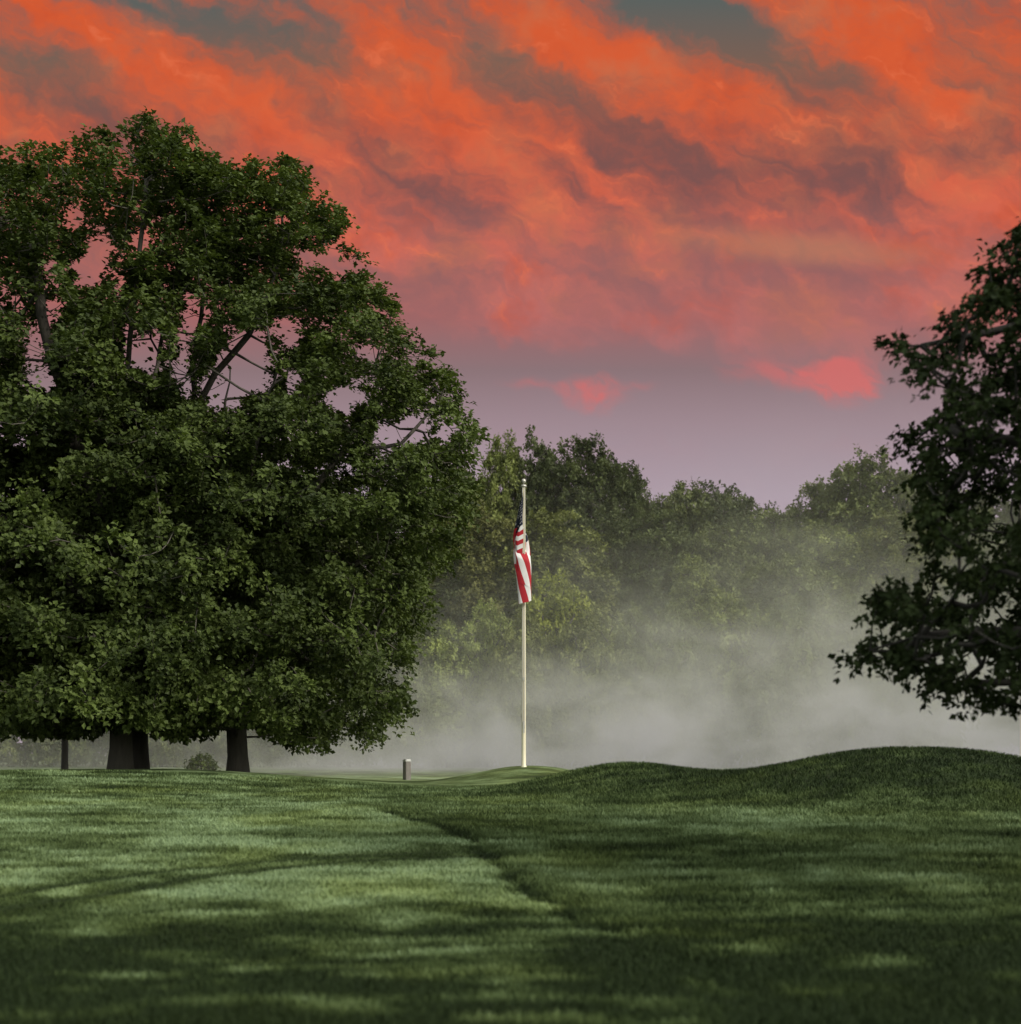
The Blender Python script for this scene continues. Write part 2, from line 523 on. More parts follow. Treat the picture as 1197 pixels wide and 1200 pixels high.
YA = 42.0
baseA = (float(wp(279, 0, YA)[0]), YA, float(height(np.array([wp(279, 0, YA)[0]]), np.array([YA]))[0]) - .05)
ellA = [ell(300, 300, YA, 110, 3.2, 130), ell(290, 560, YA, 240, 6.0, 240), ell(430, 560, YA - .5, 130, 4.4, 175), ell(400, 740, YA, 110, 4.6, 145),
        ell(280, 780, YA - 1, 190, 5.2, 110), ell(360, 360, YA - .3, 95, 3.4, 120)]
def jit(Y, s): return Y + s
limbA = [[baseA, wp(277, 840, YA), wp(268, 740, YA), wp(248, 600, YA - .2), wp(224, 490, YA - .4)],
         [wp(224, 490, YA - .4), wp(252, 438, YA - .8), wp(292, 392, YA - 1.1), wp(322, 320, YA - 1.2), wp(335, 230, YA - 1)],
         [wp(224, 500, YA - .4), wp(228, 420, YA + .3), wp(238, 350, YA + .8), wp(250, 260, YA + 1)],
         [wp(224, 500, YA - .4), wp(195, 440, YA + .6), wp(170, 380, YA + 1.4)],
         [wp(268, 740, YA), wp(330, 620, YA - 1.2), wp(400, 530, YA - 1.8), wp(455, 460, YA - 2)],
         [wp(400, 530, YA - 1.8), wp(470, 520, YA - 1.5), wp(515, 470, YA - 1.2)],
         [wp(272, 780, YA), wp(360, 700, YA + 1.5), wp(450, 640, YA + 2)],
         [wp(272, 790, YA), wp(350, 760, YA - 2.2), wp(440, 740, YA - 3)],
         [wp(268, 740, YA), wp(220, 690, YA - 2.5), wp(190, 620, YA - 4)],
         [wp(262, 690, YA), wp(290, 580, YA - 3), wp(310, 470, YA - 3.6)],
         [wp(262, 690, YA), wp(250, 560, YA + 3), wp(270, 430, YA + 4)]]
CA = boughs(scatter(ellA, 1.40, 26000, left_keep(26), shell=.62, inner=.16), wp(290, 600, YA), 13, .58)
CA = CA[left_keep(-6, rest=.04, grow=1.15)(CA)]; _p = pix(CA[:, 0], CA[:, 1], CA[:, 2]); CA = CA[_p[1] < 856 + 16 * (_p[0] > 330)]
tA = build_tree('broadleaf_tree', baseA, limbA, CA, wp(290, 600, YA), .29, LEAF, BARK,
                dict(r=.52, nspr=9, nleaf=10, size=.14, droop=.35, up=.25, flat=.8), keep=hole_keep)
tag(tA, 'large broadleaf tree whose rounded crown bulges toward the flagpole, trunk by the bright grass strip', 'tree', 'big trees on the rise')

YB = 39.5
baseB = (float(wp(141, 0, YB)[0]), YB, float(height(np.array([wp(141, 0, YB)[0]]), np.array([YB]))[0]) - .05)
ellB = [ell(160, 270, YB, 120, 3.4, 145), ell(-40, 330, YB + .5, 170, 4.2, 170), ell(40, 330, YB, 150, 4.0, 170), ell(60, 560, YB, 250, 5.2, 240), ell(20, 760, YB, 230, 5.0, 120), ell(-160, 480, YB + 1, 200, 4.5, 280),
        ell(150, 740, YB - .8, 120, 4.6, 130)]
limbB = [[baseB, wp(142, 850, YB), wp(138, 740, YB), wp(134, 600, YB), wp(146, 450, YB), wp(162, 320, YB), wp(172, 210, YB)],
         [wp(134, 640, YB), wp(90, 520, YB - .6), wp(56, 400, YB - .8), wp(40, 290, YB - .6)],
         [wp(136, 580, YB), wp(178, 450, YB + .6), wp(205, 340, YB + .9)],
         [wp(138, 740, YB), wp(40, 640, YB - 1.5), wp(-60, 540, YB - 1)],
         [wp(138, 740, YB), wp(60, 690, YB + 2), wp(-80, 640, YB + 2.4)],
         [wp(139, 760, YB), wp(190, 680, YB - 2), wp(215, 600, YB - 2.5)]]
CB = boughs(scatter(ellB, 1.40, 26000, left_keep(26), shell=.62, inner=.16), wp(70, 560, YB), 12, .58)
CB = CB[left_keep(-6, rest=.04, grow=1.15)(CB)]; CB = CB[pix(CB[:, 0], CB[:, 1], CB[:, 2])[1] < 856]
tB = build_tree('broadleaf_tree', baseB, limbB, CB, wp(70, 560, YB), .30, LEAF, BARK,
                dict(r=.54, nspr=8, nleaf=9, size=.15, droop=.3, up=.3, flat=.8), keep=hole_keep)
tag(tB, 'tallest broadleaf tree, on the thick trunk nearest the slender stem, crown topping the group', 'tree', 'big trees on the rise')

YC = 43.5
baseC = (float(wp(164, 0, YC)[0]), YC, float(height(np.array([wp(164, 0, YC)[0]]), np.array([YC]))[0]) - .05)
ellC = [ell(150, 560, YC, 150, 4.0, 190), ell(120, 760, YC, 200, 4.5, 110), ell(-60, 700, YC + 1, 200, 4.5, 170)]
limbC = [[baseC, wp(164, 840, YC), wp(166, 720, YC), wp(160, 560, YC), wp(150, 430, YC)],
         [wp(166, 720, YC), wp(80, 620, YC + 1), wp(0, 560, YC + 1.5)], [wp(166, 740, YC), wp(210, 640, YC + 1.2)]]
CC_ = scatter(ellC, .95, 14000, left_keep(16), shell=.5, inner=.15)
tC = build_tree('broadleaf_tree', baseC, limbC, CC_, wp(120, 620, YC), .26, LEAF, BARK_DARK,
                dict(r=.85, nspr=9, nleaf=9, size=.2, droop=.3, up=.2), keep=hole_keep)
tag(tC, 'shaded broadleaf tree whose dark trunk stands close behind the trunk of the tallest tree', 'tree', 'big trees on the rise')

YD = 52.0
baseD = (float(wp(76, 0, YD)[0]), YD, float(height(np.array([wp(76, 0, YD)[0]]), np.array([YD]))[0]) - .05)
limbD = [[baseD, wp(76, 840, YD), wp(78, 760, YD), wp(72, 640, YD)], [wp(78, 780, YD), wp(110, 700, YD)], [wp(78, 760, YD), wp(40, 690, YD)]]
CD = scatter([ell(76, 720, YD, 110, 3.0, 130)], 1.0, 4000, left_keep(16), shell=.4, inner=.2)
tD = build_tree('slender_tree', baseD, limbD, CD, wp(76, 720, YD), .12, LEAF, BARK_DARK,
                dict(r=.85, nspr=9, nleaf=9, size=.2, droop=.3, up=.2), keep=hole_keep)
tag(tD, 'slender tree with thin dark stem in the haze under the big crowns', 'tree')

# low bush at the foot of the rise
YS = 56.0
bS = wp(236, 0, YS); bS[2] = float(height(np.array([bS[0]]), np.array([YS]))[0])
CS = scatter([(bS[0], YS, bS[2] + .3, .5, .45, .38)], .25, 600, None, shell=.2, inner=.5)
stems = [[bS + np.array([0, 0, -.05]), bS + np.array([0, 0, .2]), bS + np.array([.05, 0, .5])]]
tS = build_tree('bush', tuple(bS), stems, CS, bS + np.array([0, 0, .2]), .03, LEAF, BARK_DARK, dict(r=.28, nspr=8, nleaf=8, size=.11))
tag(tS, 'small low bush in the haze between the thick trunks of the big trees', 'bush')

# ---- the nearer tree reaching into the picture from the side
YR = 16.0
SILR = [(1205, 262), (1188, 285), (1158, 300), (1150, 318), (1168, 338), (1148, 356), (1136, 352), (1140, 372), (1112, 382), (1098, 390), (1104, 408), (1085, 412), (1080, 400),
        (1062, 404), (1046, 390), (1040, 396), (1050, 420), (1066, 432), (1048, 452), (1064, 462), (1078, 480), (1066, 500), (1052, 516), (1066, 535), (1082, 552),
        (1066, 590), (1060, 604), (1082, 618), (1066, 640), (1084, 660), (1078, 690), (1050, 684), (1018, 700), (1030, 714), (1062, 722), (1044, 736), (1015, 752), (994, 760), (1004, 772),
        (1040, 768), (1062, 784), (1066, 806), (1090, 800), (1104, 818), (1126, 826), (1140, 812), (1168, 840), (1190, 836), (1210, 850),
        (1500, 830), (1900, 760), (2100, 500), (1900, 250), (1500, 120), (1300, 160)]
HOLESR = [(1178, 600, 22, 14), (1130, 700, 26, 10), (1150, 775, 22, 9), (1110, 440, 14, 10), (1095, 470, 12, 10), (1145, 420, 12, 8), (1125, 660, 14, 12), (1090, 735, 18, 8),
          (1180, 500, 12, 9), (1120, 540, 12, 9), (1165, 720, 16, 8), (1180, 800, 12, 8), (1170, 390, 10, 10)]
def right_keep(margin=0):
    def f(P):
        px, py = pix(P[:, 0], P[:, 1], P[:, 2])
        k = in_poly(px, py, SILR) if margin >= 0 else np.ones(len(px), bool)
        if margin > 0:
            for a in np.linspace(0, 2 * np.pi, 6, endpoint=False):
                k &= in_poly(px + margin * np.cos(a), py + margin * np.sin(a), SILR)
        k &= (py < 836 + 6 * np.sin(px * .09)) | (px > 1230)
        nz = (fbm(px * .05, py * .05, 3) - .5) * 1.2
        for hx, hy, rx, ry in HOLESR:
            k &= (np.hypot((px - hx) / rx, (py - hy) / ry) + nz > 1) | (rng.random(len(px)) < .06)
        return k
    return f
bR = wp(1480, 0, YR); bR[2] = float(height(np.array([bR[0]]), np.array([YR]))[0]) - .05
ellR = [ell(1450, 560, YR, 400, 3.2, 300), ell(1300, 480, YR - .3, 260, 2.4, 190), ell(1250, 700, YR - .4, 240, 2.4, 130), ell(1180, 740, YR - .3, 190, 1.5, 90), ell(1190, 320, YR, 90, 1.0, 80)]
limbR = [[bR, wp(1478, 850, YR), wp(1470, 700, YR), wp(1455, 520, YR), wp(1450, 340, YR)],
         [wp(1470, 740, YR), wp(1340, 690, YR - .5), wp(1200, 740, YR - .7), wp(1080, 745, YR - .8), wp(1020, 762, YR - .8)],
         [wp(1462, 640, YR), wp(1330, 560, YR - .3), wp(1200, 520, YR - .4), wp(1110, 500, YR - .4)],
         [wp(1455, 540, YR), wp(1320, 430, YR + .2), wp(1200, 380, YR + .2), wp(1080, 405, YR + .2)],
         [wp(1470, 720, YR), wp(1330, 740, YR + .6), wp(1220, 800, YR + .5), wp(1130, 800, YR + .4)],
         [wp(1455, 520, YR), wp(1560, 420, YR + .5), wp(1650, 360, YR)]]
CR = boughs(scatter(ellR, .60, 30000, right_keep(10), shell=.3, inner=.45), wp(1440, 560, YR), 7, .20)
CR = CR[right_keep(1)(CR)]
_p = pix(CR[:, 0], CR[:, 1], CR[:, 2])
CR = CR[(fbm(CR[:, 0] * 1.3 + CR[:, 1] * .9, CR[:, 2] * 1.6 + CR[:, 1] * .7, 3) > .43) | ((_p[0] < 1085) & (_p[1] > 690)) | ((_p[1] < 330) & (_p[0] < 1230))]
CR = CR[(CR[:, 0] < wp(1330, 0, YR)[0]) | (rng.random(len(CR)) < .35)]
LEAF_SHADED = leaf_mat('shaded_leaf', (.006, .010, .004), (.034, .050, .017), clump=1.4, trans=.12, spec=.06)  # silhouette shade of this tree put into the leaf colour
tR = build_tree('maple_tree', tuple(bR), limbR, CR, wp(1440, 560, YR), .14, LEAF_SHADED, BARK_BLACK,
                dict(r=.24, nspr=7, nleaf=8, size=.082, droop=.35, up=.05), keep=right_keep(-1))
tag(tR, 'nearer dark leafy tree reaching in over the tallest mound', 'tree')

# ------------------------------------------------------------------ the far wood
WOODLEAF = leaf_mat('wood_leaf', (.030, .038, .014), (.215, .235, .088), clump=.42, trans=.2, objcol=True)
def wood_variant(kind):
    """meshes about 18 m tall (tree) or 7 m (shrub), base at the origin"""
    if kind == 'broad':
        E = [(0, 0, 11.5, 4.4, 4.4, 6.2), (-2.2, .3, 12.6, 2.8, 3, 4.0), (2.3, .2, 13, 2.7, 3, 3.9), (-2.6, .5, 8, 3.4, 3.2, 5), (2.7, -.4, 8, 3.2, 3.2, 5), (0.3, -1.8, 6, 3.6, 2.8, 5)]; H = 17.6
    elif kind == 'twin':
        E = [(-2.0, 0, 12, 3.0, 3.4, 5.6), (2.2, .3, 11.4, 2.9, 3.4, 5.4), (0, -.6, 8.5, 4.6, 3.8, 6), (0, -1.6, 5.2, 4.4, 3, 4)]; H = 17.6
    elif kind == 'tall':
        E = [(0, 0, 13, 3.0, 3.0, 5.2), (0, 0, 9.5, 4.2, 4.0, 6), (.6, -.6, 5.5, 4.2, 3.4, 4.6), (-1.5, 0, 12, 2.2, 2.4, 3.4), (1.6, 0, 11.2, 2.3, 2.4, 3.6)]; H = 18.2
    elif kind == 'round':
        E = [(0, 0, 10.5, 5.0, 4.6, 6.5), (-1.5, -1, 7, 4.2, 3.6, 4.4), (2.2, -.5, 7.5, 3.8, 3.6, 4.4), (-2.6, .4, 13, 2.2, 2.4, 2.8), (2.4, .6, 13.4, 2.3, 2.4, 3)]; H = 17
    elif kind == 'shrub':
        E = [(0, 0, 3.4, 2.6, 2.2, 3.2), (-1.8, -.3, 2.4, 1.8, 1.8, 2.4), (1.9, 0, 2.6, 1.9, 1.8, 2.5)]; H = 6.6
    C = boughs(scatter(E, 1.18 if kind != 'shrub' else .85, 9000, None, shell=.66, inner=.12), np.array([0, 0, H * .5]), 6, .5 if kind != 'shrub' else .34)
    C = C[C[:, 2] > .4]; H = float(C[:, 2].max()) + .35
    top = H * .8
    limbs = [[np.array([0, 0, -.3]), np.array([.1, 0, top * .3]), np.array([-.1, .1, top * .65]), np.array([0, 0, top])]]
    for k in range(5):
        a = k * 1.3 + rng.random(); z = top * (.3 + .1 * k)
        limbs.append([np.array([0, 0, z]), np.array([math.cos(a) * 1.2, math.sin(a) * 1.2, z + 1.0]), np.array([math.cos(a) * 2.3, math.sin(a) * 2.3, z + 2.2])])
    nodes, par, rad = skeleton(limbs, C, .28 if kind != 'shrub' else .1, .03)
    V, Qd = tube_tree(nodes, par, rad, 4)
    tm = np_mesh('wood_trunk', V, Qd, None, BARK_DARK, True)
    ce = np.array([0, 0, H * .5])
    V, T = foliage(C, ce, r=.62 if kind != 'shrub' else .42, nspr=6, nleaf=8, size=.29 if kind != 'shrub' else .2, droop=.2, up=.3, flat=.8)
    cm = np_mesh('wood_crown', V, np.arange(len(V)).reshape(-1, 4), {'tone': T}, WOODLEAF)
    return tm, cm, H
VAR = {k: wood_variant(k) for k in ('broad', 'twin', 'tall', 'round', 'shrub')}
PROTO = {}
def wood_tree(name, kind, px, top, Y, wide, col, label, rot=None, cat='tree'):
    """a tree of the far wood with its top at photograph row TOP"""
    tm, cm, H = VAR[kind]
    X = (px - CX) * Y / F
    gz = float(height(np.array([X]), np.array([Y]))[0])
    hgt = EYE - (top - HY) * Y / F - gz
    s = hgt / H
    sx = wide * Y / F / (7.4 if kind != 'shrub' else 5.6)
    if kind not in PROTO:
        r = empty(name, (X, Y, gz))
        obj('trunk', tm, r); c = obj('crown', cm, r)
        PROTO[kind] = r
    else:
        src = PROTO[kind]
        r = src.copy(); r.name = name; COL.objects.link(r)
        for ch in src.children:
            q = ch.copy(); COL.objects.link(q); q.parent = r
        r.location = (X, Y, gz)
    r.scale = (sx, sx, s)
    r.rotation_euler = (0, 0, rng.random() * 6.28 if rot is None else rot)
    for ch in r.children:
        if ch.name.startswith('crown'): ch.color = (*col, 1)
    tag(r, label, cat, 'trees of the far wood')
    return r
DK = (.54, .60, .56); MD = (.85, .9, .8); LT = (1.25, 1.3, 1.0); OL = (1.04, 1.04, .80); YL = (1.65, 1.65, .72); BR = (1.0, .93, .78); PL = (1.6, 1.7, 1.25)
W = [
 ('wood_tree', 'tall', 590, 503, 116, 62, LT, 'pale green pointed tree on the skyline just beside the big rounded crown'),
 ('wood_tree', 'twin', 636, 506, 118, 76, DK, 'dark tree with two peaks on the skyline over the flagpole top'),
 ('wood_tree', 'broad', 684, 514, 116, 92, DK, 'broad dark tree forming the highest hump of the far skyline past the flagpole'),
 ('wood_tree', 'tall', 737, 538, 114, 66, DK, 'dark pointed tree where the far skyline begins to fall'),
 ('wood_tree', 'round', 797, 563, 118, 84, MD, 'rounded mid green tree at the middle of the far skyline'),
 ('wood_tree', 'round', 854, 566, 117, 86, DK, 'dark round-topped tree beside the notch in the far skyline'),
 ('wood_tree', 'broad', 962, 566, 120, 88, MD, 'green tree rising on the far side of the skyline notch'),
 ('wood_tree', 'round', 1020, 531, 116, 100, MD, 'wide pale-edged domed tree on the skyline nearest the dark near tree'),
 ('wood_tree', 'tall', 1078, 556, 117, 80, OL, 'olive tree on the skyline partly behind the dark near tree'),
 ('wood_tree', 'broad', 1150, 575, 116, 100, MD, 'misty tree seen through the gaps of the dark near tree'),
 ('wood_tree', 'round', 1240, 560, 115, 110, DK, 'misty tree behind the outer boughs of the dark near tree'),
 ('wood_tree', 'round', 540, 545, 117, 90, LT, 'pale green tree half hidden by the edge of the big rounded crown'),
 ('wood_tree', 'round', 562, 592, 107, 92, BR, 'brownish green tree between the big rounded crown and the flag'),
 ('wood_tree', 'broad', 645, 598, 106, 96, OL, 'olive round-topped tree directly behind the flag'),
 ('wood_tree', 'tall', 716, 592, 108, 76, DK, 'dark tree of the middle row just past the olive tree behind the flag'),
 ('wood_tree', 'broad', 772, 600, 109, 88, DK, 'dark broad tree of the middle row under the falling skyline'),
 ('wood_tree', 'round', 832, 616, 109, 78, MD, 'mid green tree of the middle row below the dark round-topped tree by the notch'),
 ('wood_tree', 'broad', 905, 600, 111, 84, MD, 'tree of the middle row standing below the skyline notch'),
 ('wood_tree', 'round', 978, 612, 108, 88, LT, 'lighter green tree of the middle row rising from the fog below the wide dome'),
 ('wood_tree', 'broad', 1046, 604, 106, 104, OL, 'olive tree fading into the fog beside the dark near tree'),
 ('wood_tree', 'tall', 1120, 630, 107, 90, MD, 'foggy tree behind the lower gaps of the dark near tree'),
 ('wood_tree', 'round', 1200, 620, 104, 120, MD, 'foggy tree behind the densest part of the dark near tree'),
 ('wood_tree', 'twin', 500, 640, 106, 90, DK, 'dark tree of the middle row peeping past the narrowing edge of the big rounded crown'),
 ('wood_tree', 'tall', 815, 648, 98, 62, LT, 'light green young tree before the dark middle row of the wood'),
 ('wood_tree', 'round', 920, 646, 99, 84, MD, 'green tree dissolving into the fog top below the skyline notch'),
 ('wood_shrub', 'shrub', 652, 668, 96, 88, YL, 'yellow-green sunlit bushy tree just past the lower flag tip'),
 ('wood_shrub', 'shrub', 572, 702, 95, 72, PL, 'pale yellow leafy shrub between the pole and the big rounded crown'),
 ('wood_shrub', 'shrub', 524, 728, 93, 80, PL, 'pale green shrub in thin fog touching the edge of the big rounded crown'),
 ('wood_shrub', 'shrub', 612, 716, 92, 80, OL, 'olive shrub behind the pole just under the flag'),
 ('wood_shrub', 'shrub', 690, 712, 93, 84, OL, 'olive shrub in front of the yellow-green bushy tree'),
 ('wood_shrub', 'shrub', 744, 706, 94, 70, MD, 'grey green shrub at the fog edge past the yellow-green bushy tree'),
 ('wood_shrub', 'shrub', 790, 702, 95, 80, MD, 'shrub half sunk in fog below the light green young tree'),
 ('wood_shrub', 'shrub', 858, 690, 95, 90, LT, 'pale shrub sunk in fog above the middle mound'),
 ('wood_shrub', 'shrub', 930, 700, 93, 90, MD, 'shrub sunk in fog between the middle and tallest mounds'),
 ('wood_shrub', 'shrub', 1005, 690, 94, 96, MD, 'shrub sunk in thick fog above the tallest mound'),
 ('wood_shrub', 'shrub', 1085, 700, 92, 100, MD, 'shrub sunk in thick fog behind the lowest near boughs'),
]
for w in W:
    wood_tree(*w[:8], cat='tree' if w[0] == 'wood_tree' else 'shrub')
# trees of the same wood that show only as dim haze between the trunks of the big trees or through the fog
for px, top, Y, k in [(-120, 560, 112, 'round'), (-30, 600, 110, 'broad'), (60, 590, 113, 'round'), (150, 600, 110, 'twin'), (240, 610, 112, 'broad'), (330, 600, 111, 'round'),
                      (420, 600, 112, 'broad'), (-60, 720, 96, 'shrub'), (30, 730, 95, 'shrub'), (110, 720, 96, 'shrub'), (190, 735, 95, 'shrub'), (270, 730, 96, 'shrub'), (350, 740, 94, 'shrub'),
                      (430, 720, 94, 'shrub'), (480, 735, 93, 'shrub')]:
    wood_tree('wood_tree', k, px, top, Y, 110 if k != 'shrub' else 100, MD, 'dim grey green tree in the haze behind the big broadleaf trees')
for px, top, Y, k in [(1320, 590, 114, 'broad'), (1410, 600, 112, 'round'), (1290, 700, 94, 'shrub')]:
    wood_tree('wood_tree', k, px, top, Y, 110, MD, 'misty tree of the far wood beyond the dark near tree')

# ------------------------------------------------------------------ flagpole and flag
def lathe(profile, n=20, ax=(0, 0)):
    V = []; Fc = []
    for r, z in profile:
        for k in range(n):
            a = 2 * math.pi * k / n; V.append((ax[0] + r * math.cos(a), ax[1] + r * math.sin(a), z))
    for i in range(len(profile) - 1):
        for k in range(n):
            k2 = (k + 1) % n
            Fc.append((i * n + k, i * n + k2, (i + 1) * n + k2, (i + 1) * n + k))
    return np.array(V), np.array(Fc)

PAINT = simple_mat('cream_paint', (.76, .70, .50), .35, .08, 3)
METAL = simple_mat('dull_metal', (.55, .53, .47), .4, .1, 20, .6)
ROPE = simple_mat('rope', (.55, .52, .45), .9, .1, 40)
YP = 38.6
gP = wp(614, 0, YP); gz = float(height(np.array([gP[0]]), np.array([YP]))[0])
ztop = EYE - (571 - HY) * YP / F
H = ztop - gz
pole = empty('flagpole', (gP[0], YP, gz))
tag(pole, 'tall cream flagpole standing on the low mound in front of the foggy wood', 'flagpole')
V, Qd = lathe([(.08, -.1), (.078, .02), (.060, .05), (.057, .6), (.051, H * .5), (.040, H - .15), (.038, H)], 24)
obj('shaft', np_mesh('shaft', V, Qd, None, PAINT, True), pole)
V, Qd = lathe([(.02, H), (.07, H), (.075, H + .03), (.07, H + .06), (.02, H + .065)], 20)
obj('truck', np_mesh('truck', V, Qd, None, METAL, True), pole)
prof = [(.018, H + .07), (.018, H + .11)] + [(max(.001, .062 * math.sin(t)), H + .165 - .062 * math.cos(t)) for t in np.linspace(.3, math.pi, 9)]
V, Qd = lathe(prof, 18)
obj('finial', np_mesh('finial', V, Qd, None, METAL, True), pole)
V, Qd = lathe([(.012, 1.1), (.012, H - .02)], 6, (.02, -.08))
V2, Q2 = lathe([(.012, 1.1), (.012, H - .02)], 6, (-.03, -.08))
obj('halyard', np_mesh('halyard', np.vstack([V, V2]), np.vstack([Qd, Q2 + len(V)]), None, ROPE, True), pole)
def box(x0, x1, y0, y1, z0, z1):
    V = np.array([(x, y, z) for z in (z0, z1) for y in (y0, y1) for x in (x0, x1)])
    return V, np.array([(0, 2, 3, 1), (4, 5, 7, 6), (0, 1, 5, 4), (2, 6, 7, 3), (0, 4, 6, 2), (1, 3, 7, 5)])
cv = [box(-.03, .03, -.13, -.07, 1.02, 1.10), box(-.022, .022, -.15, -.11, .90, 1.22)]
obj('cleat', np_mesh('cleat', np.vstack([cv[0][0], cv[1][0]]), np.vstack([cv[0][1], cv[1][1] + 8]), None, METAL), pole)
cv = [box(-.03, .03, -.12, -.06, 2.30, 2.38)]
obj('rope_guide', np_mesh('rope_guide', cv[0][0], cv[0][1], None, METAL), pole)

def cloth(name, col):
    m, t = new_mat(name)
    out = t.n('ShaderNodeOutputMaterial'); p = t.n('ShaderNodeBsdfPrincipled')
    tc = t.n('ShaderNodeTexCoord'); nz = t.noise(tc.outputs['Object'], 7, 4)
    t.l(t.mix(nz.outputs[0], (*[c * .8 for c in col], 1), (*[min(1, c * 1.12) for c in col], 1)), p.inputs['Base Color'])
    p.inputs['Roughness'].default_value = .75
    tr = t.n('ShaderNodeBsdfTranslucent', i_Color=(*col, 1)); ms = t.n('ShaderNodeMixShader'); ms.inputs[0].default_value = .15
    t.l(p.outputs[0], ms.inputs[1]); t.l(tr.outputs[0], ms.inputs[2]); t.l(ms.outputs[0], out.inputs[0])
    return m
RED, WHITE, BLUE = cloth('red_cloth', (.44, .010, .020)), cloth('white_cloth', (.80, .77, .75)), cloth('blue_cloth', (.006, .009, .026))
HOIST, FLY = 1.62, 2.55
def flag_point(u, v):
    """u 0..1 along the fly, v 0..1 down the hoist; a windless flag falls in folds from its hoist"""
    w = smooth(.10, .52, u)
    D = np.interp(u, [0, .1, .2, .4, .6, .8, 1], [0, .05, .15, .95, 1.58, 2.08, 2.50])
    xh = np.interp(u, [0, .1, .2, .3, .5, 1], [0, -.13, -.23, -.20, 0, 0]) * (.12 + .88 * v)
    ph = 2 * np.pi * (1.75 * v + .5 * u) + 2.4
    s_ = np.sin(ph); xf = (.25 - .07 * u) * (s_ * (1.25 - .25 * s_ ** 2)) + np.interp(u, [0, .45, .7, 1], [-.04, -.05, .02, .05])
    y_ = (1 - w) * -.11 + w * (np.interp(u, [.3, .5, .66, 1], [.15, .16, -.15, -.17]) + .075 * np.cos(ph) * np.sign(.58 - u))
    x_ = (1 - w) * xh + w * xf + .012 * np.sin(11 * v + 9 * u)
    return np.stack([x_, y_ - .02, -(v * HOIST) * (1 - .74 * w) - D - .05 * w * np.cos(ph * .5) - .26 * w * u * np.sin(np.pi * np.clip(v * 1.15, 0, 1)) ** 2], -1)
nu, nv = 100, 52
UU, VV = np.meshgrid(np.linspace(0, 1, nu + 1), np.linspace(0, 1, nv + 1))
# soften the fold lines
FP = flag_point(UU, VV)
for _ in range(3):
    FP[:, 1:-1] = .5 * FP[:, 1:-1] + .25 * (FP[:, :-2] + FP[:, 2:])
ids = np.arange((nu + 1) * (nv + 1)).reshape(nv + 1, nu + 1)
Qf = np.stack([ids[:-1, :-1], ids[1:, :-1], ids[1:, 1:], ids[:-1, 1:]], -1).reshape(-1, 4)
mi = []
for j in range(nv):
    for i in range(nu):
        s = j // 4
        mi.append(2 if (s < 7 and i < 40) else (s % 2))
fz = EYE - (577 - HY) * YP / F
V = FP.reshape(-1, 3); Qall = Qf; 
fm_v = [V]; fm_q = [Qf]; base_n = len(V)
# fifty stars, sewn on both faces of the canton
du = np.gradient(FP, axis=1); dv = np.gradient(FP, axis=0)
nrm = norm(np.cross(du, dv))
def fsample(a, u, v):
    x = u * nu; y = v * nv; i = int(min(x, nu - 1)); j = int(min(y, nv - 1)); fx, fy = x - i, y - j
    return (a[j, i] * (1 - fx) + a[j, i + 1] * fx) * (1 - fy) + (a[j + 1, i] * (1 - fx) + a[j + 1, i + 1] * fx) * fy
stars_v = []; stars_q = []
k0 = base_n
for r in range(9):
    n = 6 if r % 2 == 0 else 5
    for c in range(n):
        cu = .4 * ((2 * c + 1 + (r % 2)) / 12.0); cvv = (7 / 13) * ((r + 1) / 10.0)
        for side in (1, -1):
            ring = []
            for q in range(10):
                a = -math.pi / 2 + q * math.pi / 5; rr = (.032 if q % 2 == 0 else .013)
                u_ = cu + rr * math.cos(a) / FLY; v_ = cvv + rr * math.sin(a) / HOIST
                ring.append(fsample(FP, u_, v_) + side * .006 * norm(fsample(nrm, u_, v_)))
            ce = fsample(FP, cu, cvv) + side * .006 * norm(fsample(nrm, cu, cvv))
            stars_v += [ce] + ring
            for q in range(0, 10, 2):
                stars_q.append((k0, k0 + 1 + (q - 1) % 10, k0 + 1 + q, k0 + 1 + (q + 1) % 10))
            k0 += 11
V = np.vstack([V, np.array(stars_v)]); Qall = np.vstack([Qf, np.array(stars_q)])
fm = np_mesh('flag', V, Qall, None, None, True)
for m_ in (RED, WHITE, BLUE): fm.materials.append(m_)
fm.polygons.foreach_set('material_index', np.array(mi + [1] * len(stars_q), dtype=np.int32))
flag = obj('flag', fm, None, (gP[0] - .02, YP, fz))
tag(flag, 'red, white and blue striped flag with white stars hanging limp on the pole', 'flag')

# ------------------------------------------------------------------ marker post in the swale
YK = 45.0
bx, _ = (wp(477, 0, YK)[0], 0); bz = float(height(np.array([bx]), np.array([YK]))[0])
post = empty('marker_post', (bx, YK, bz)); post.rotation_euler = (0, 0, R(38))
tag(post, 'short grey square post with pale cap standing in the misty swale', 'post')
import bmesh
def bev_box(name, sx, sy, z0, z1, bev, mat, parent, taper=1.0):
    bm = bmesh.new(); bmesh.ops.create_cube(bm, size=1)
    for v in bm.verts:
        t = taper if v.co.z > 0 else 1
        v.co.x *= sx * t; v.co.y *= sy * t; v.co.z = z0 if v.co.z < 0 else z1
    bmesh.ops.bevel(bm, geom=bm.edges[:], offset=bev, segments=2, affect='EDGES')
    me = bpy.data.meshes.new(name); bm.to_mesh(me); bm.free(); me.materials.append(mat)
    return obj(name, me, parent)
WOOD = simple_mat('weathered_wood', (.20, .18, .16), .85, .2, 9, bump=.4)
CAPM = simple_mat('pale_cap', (.5, .5, .46), .7, .1, 9)
bev_box('shaft', .19, .19, -.15, .56, .012, WOOD, post)
bev_box('cap', .23, .23, .56, .64, .02, CAPM, post, .8)

